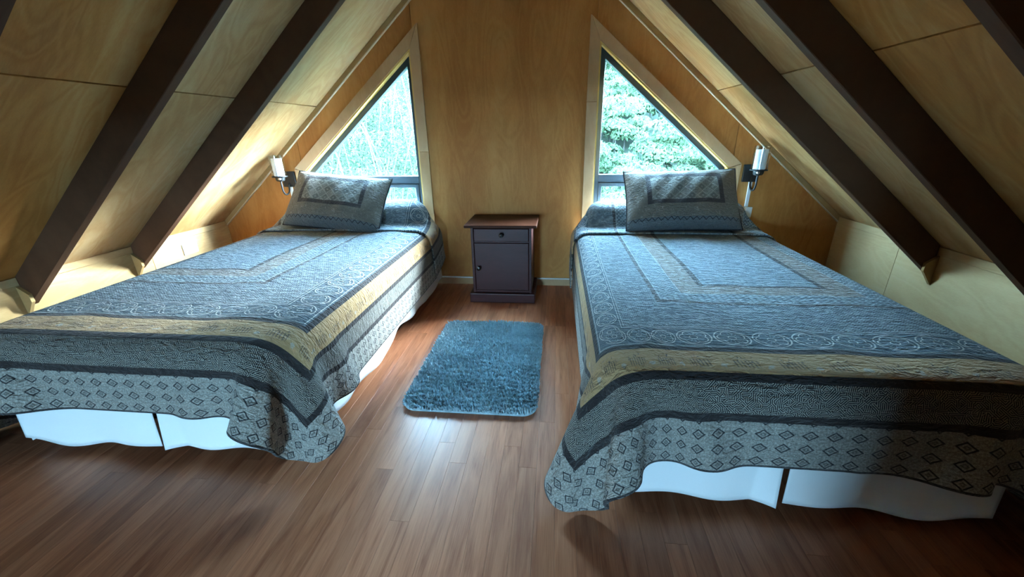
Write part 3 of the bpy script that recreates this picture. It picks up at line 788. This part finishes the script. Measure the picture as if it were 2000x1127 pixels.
# ------------------------------------------------------------------ wall lamps
def make_sconce(sgn, x, z, label):
    """x, z: centre of the back plate on the back wall"""
    root = empty('wall_lamp', (x, YB, z)); tag(root, label, 'wall lamp', 'wall lamps')
    A = lambda name, mb, mat, sm=True, par=None: mb.build(name, mat, par or root, sm)
    A('back_plate', MB().box(-.052, .052, -.018, -.001, -.057, .057, .003), M['black'], False)
    yc = -.112; zc = .012           # cup centre
    pts = [(0, -.016, -.028), (0, -.030, -.045)]
    for i in range(13):
        a = math.pi * i / 12; pts.append((0, (yc - .030) / 2 + math.cos(a) * (-.030 - yc) / 2, -.062 - math.sin(a) * .044))
    pts += [(0, yc, -.045), (0, yc, zc)]
    A('arm', MB().tube(pts, .0062, 12), M['black'])
    cup = A('cup', MB().lathe([(.010, -.018), (.026, -.014), (.031, -.006), (.033, .012), (.052, .014), (.0535, .018), (.052, .021), (.0, .0215)], (0, yc, zc), 32), M['black'])
    A('switch_knob', MB().lathe([(.009, 0), (.010, .010), (.007, .016), (0, .017)], (-sgn * .016, yc - .024, zc + .003), 16, 'y'), M['steel'])
    z0 = zc + .0225
    A('inner_shade', MB().lathe([(.033, 0), (.036, .004), (.036, .122), (.0335, .122), (.0335, .006), (0, .005)], (0, yc, z0), 36), M['frosted'])
    A('outer_glass', MB().lathe([(.0490, 0), (.0495, .145), (.0475, .145), (.0470, .0)], (0, yc, z0), 40), M['clear_glass'])
    return root
make_sconce(-1, -1.668, .828, 'black wall lamp with frosted glass shade beside the left window')
make_sconce(1, 1.676, .843, 'black wall lamp with frosted glass shade beside the right window')
def conduit(x, ztop, label, box=None):
    root = empty('cable_conduit', (x, YB, .30)); tag(root, label, 'conduit', 'white cable conduits')
    MB().box(-.011, .011, -.013, -.0005, -.20, ztop - .30, .002).build('channel', M['white_plastic'], root)
    if box:
        b = MB().box(-.034, .034, -.034, -.0135, box[0] - .30, box[1] - .30, .004, 2).build('junction_box', M['white_plastic'], root)
        MB().box(-.006, .006, -.040, -.0345, (box[0] + box[1]) / 2 - .322, (box[0] + box[1]) / 2 - .282, .002).build('rocker', M['white_plastic'], b)
conduit(-1.668, .770, 'white cable conduit running down the wall below the left wall lamp')
conduit(1.686, .785, 'white cable conduit with a junction box below the right wall lamp', (.545, .618))
so = empty('wall_socket', (KL, 2.59, .386)); tag(so, 'white electrical socket plate on the left knee wall behind the bed', 'socket')
MB().box(.0005, .009, -.060, .060, -.041, .041, .003, 2).build('plate', M['white_plastic'], so)
for dy in (-.030, .0, .030):
    MB().box(.0092, .0125, dy - .012, dy + .012, -.018, .018, .0015).build('insert', M['white_plastic'], so)

# ------------------------------------------------------------------ outside: overgrown bank rising behind the house
def leaf_mat(name, c0, c1, tr):
    t = NT(name); r = t.noise(t.obj(), 3.0, 3, .6); q = t.noise(t.obj(), 26, 2)
    col = t.mix(t.math('MULTIPLY', t.sub(t.add(t.mul(r, .6), t.mul(q, .4)), .30), 2.4, clamp=True), c0, c1)
    d = t.node('ShaderNodeBsdfDiffuse', None, Color=col); tl = t.node('ShaderNodeBsdfTranslucent', None, Color=col)
    mx = t.node('ShaderNodeMixShader'); mx.inputs[0].default_value = tr
    t.t.links.new(d.outputs[0], mx.inputs[1]); t.t.links.new(tl.outputs[0], mx.inputs[2]); t.t.links.new(mx.outputs[0], t.out.inputs[0]); return t.m
M['leaf_a'] = leaf_mat('broad_leaves', (.026, .050, .027), (.060, .080, .044), .4)
M['leaf_b'] = leaf_mat('small_leaves', (.026, .046, .029), (.070, .092, .056), .4)
M['bark'] = plain('pale_bark', (.045, .040, .034), .85, .3, 14)
M['earth'] = plain('bank_earth', (.012, .020, .010), .95, .4, 2)
def bank_z(y): return -2.6 + max(0, min(y, 23) - 5.2) * .50
vs = []; fs = []; xs_ = np.linspace(-40, 40, 41); ys_ = np.concatenate([np.linspace(-30, 4.5, 8), np.linspace(5.2, 23, 30), np.linspace(26, 60, 5)])
for y in ys_:
    for x in xs_: vs.append((x, y, bank_z(y) + .18 * math.sin(x * 1.3 + y) * (1 if 5 < y < 40 else 0)))
nx_ = len(xs_)
for j in range(len(ys_) - 1):
    for i in range(nx_ - 1): fs.append((j*nx_+i, j*nx_+i+1, (j+1)*nx_+i+1, (j+1)*nx_+i))
gr = link('ground', mesh_from(vs, fs, 'ground', True), M['earth']); tag(gr, kind='structure')
def leaf_cloud(name, n, R, size, seed, slim=1.0, stems=False, cup=.25):
    """n small folded leaves on an ellipsoid shell R=(rx,ry,rz) standing on z=0"""
    rg = np.random.RandomState(seed); vs = []; fs = []
    lumps = [(rg.normal(0, .45, 3) * np.array(R), .35 + .4 * rg.rand()) for _ in range(9)]
    for i in range(n):
        if stems:
            p = np.array([rg.uniform(-1, 1) * R[0], rg.uniform(-1, 1) * R[1], rg.uniform(.05, 1) ** .8 * R[2] * 2]); nrm = rg.normal(0, 1, 3)
        else:
            c, rr = lumps[rg.randint(9)]; d_ = rg.normal(0, 1, 3); d_ /= np.linalg.norm(d_); d_[2] = abs(d_[2]) * 1.1 - .15
            p = c + d_ * rr * np.array(R) * (.85 + .15 * rg.rand()); p[2] = p[2] * .8 + R[2]; nrm = d_ + rg.normal(0, .45, 3)
        nrm /= np.linalg.norm(nrm); a = np.cross(nrm, rg.normal(0, 1, 3)); a /= np.linalg.norm(a); b = np.cross(nrm, a)
        L = size * (.6 + .8 * rg.rand()); w = L * .42 * slim; k = len(vs)
        vs += [p - a * L * .5, p + b * w * .5 - nrm * cup * w, p + a * L * .5, p - b * w * .5 - nrm * cup * w]
        fs += [(k, k+1, k+2), (k, k+2, k+3)]
    return mesh_from(vs, fs, name)
def stem_mesh(seed, R, n):
    rg = np.random.RandomState(seed); mb = MB()
    for i in range(n):
        x, y = rg.uniform(-1, 1) * R[0] * .8, rg.uniform(-1, 1) * R[1] * .8; dx, dy = rg.normal(0, .18, 2); H_ = R[2] * 2 * rg.uniform(.7, 1.05)
        mb.tube([(x + dx * H_ * k_ / 3 * (k_ / 3), y + dy * H_ * k_ / 3, H_ * k_ / 3) for k_ in range(4)], [.030 * (1 - .22 * k_) * rg.uniform(.5, 1.1) for k_ in range(4)], 5)
    return mb.mesh('stems', True)
broad = [leaf_cloud('foliage', 2600, (.75, .65, .52), .085, 40 + i, 1.3) for i in range(4)]
small = [leaf_cloud('foliage', 2200, (.55, .5, 1.25), .080, 60 + i, .8, True) for i in range(4)]
stems = [stem_mesh(80 + i, (.55, .5, 1.25), 7) for i in range(4)]
stubs = [stem_mesh(90 + i, (.22, .22, .30), 4) for i in range(2)]
rg = np.random.RandomState(21); pts_r = []; pts_l = []
y = 8.4
while y < 21.5:
    st = .98 + .075 * (y - 8); k = 0
    x = .02 * y - .4 + rg.rand() * .6
    while x < .60 * y + .6:
        pts_r.append((x, y + rg.normal(0, .12), st * rg.uniform(.95, 1.2))); x += st * 1.22
    x = -.02 * y + .2 - rg.rand() * .6
    while x > -.80 * y + .2:
        pts_l.append((x, y + rg.normal(0, .12), st * rg.uniform(.85, 1.1))); x -= st * 1.05
    y += st * .95
# only the plants that can be seen through the two windows
pts_r = [p for p in pts_r if .4 - .05 * p[1] < p[0] < .55 * p[1] + .6]
pts_l = [p for p in pts_l if .4 - .80 * p[1] < p[0] < .3 - .17 * p[1] and p[1] < 17]
for i, (x, y, s_) in enumerate(pts_r):
    o = empty('shrub', (x, y, bank_z(y) - .15)); o.scale = (s_, s_, s_); o.rotation_euler.z = rg.rand() * 6.28
    link('foliage', broad[i % 4], M['leaf_a'], o); link('stem', stubs[i % 2], M['bark'], o)
    tag(o, 'leafy mounded green shrub on the bank outside the right window', 'shrub', 'shrubs outside the right window')
for i, (x, y, s_) in enumerate(pts_l):
    o = empty('sapling', (x, y, bank_z(y) - .15)); o.scale = (s_, s_, s_); o.rotation_euler.z = rg.rand() * 6.28
    link('foliage', small[i % 4], M['leaf_b'], o); link('stem', stems[i % 4], M['bark'], o)
    tag(o, 'thin-stemmed leafy sapling on the bank outside the left window', 'sapling', 'saplings outside the left window')
wi = MB().tube([(-6 + i * 1.5, 5.6 , 1.93 - .004 * (i * 1.5 - 9) + .006 * (i - 6) ** 2 * .3) for i in range(13)], .006, 6).build('overhead_cable', M['white_plastic'])
tag(wi, 'thin pale overhead cable crossing outside the right window', 'cable')
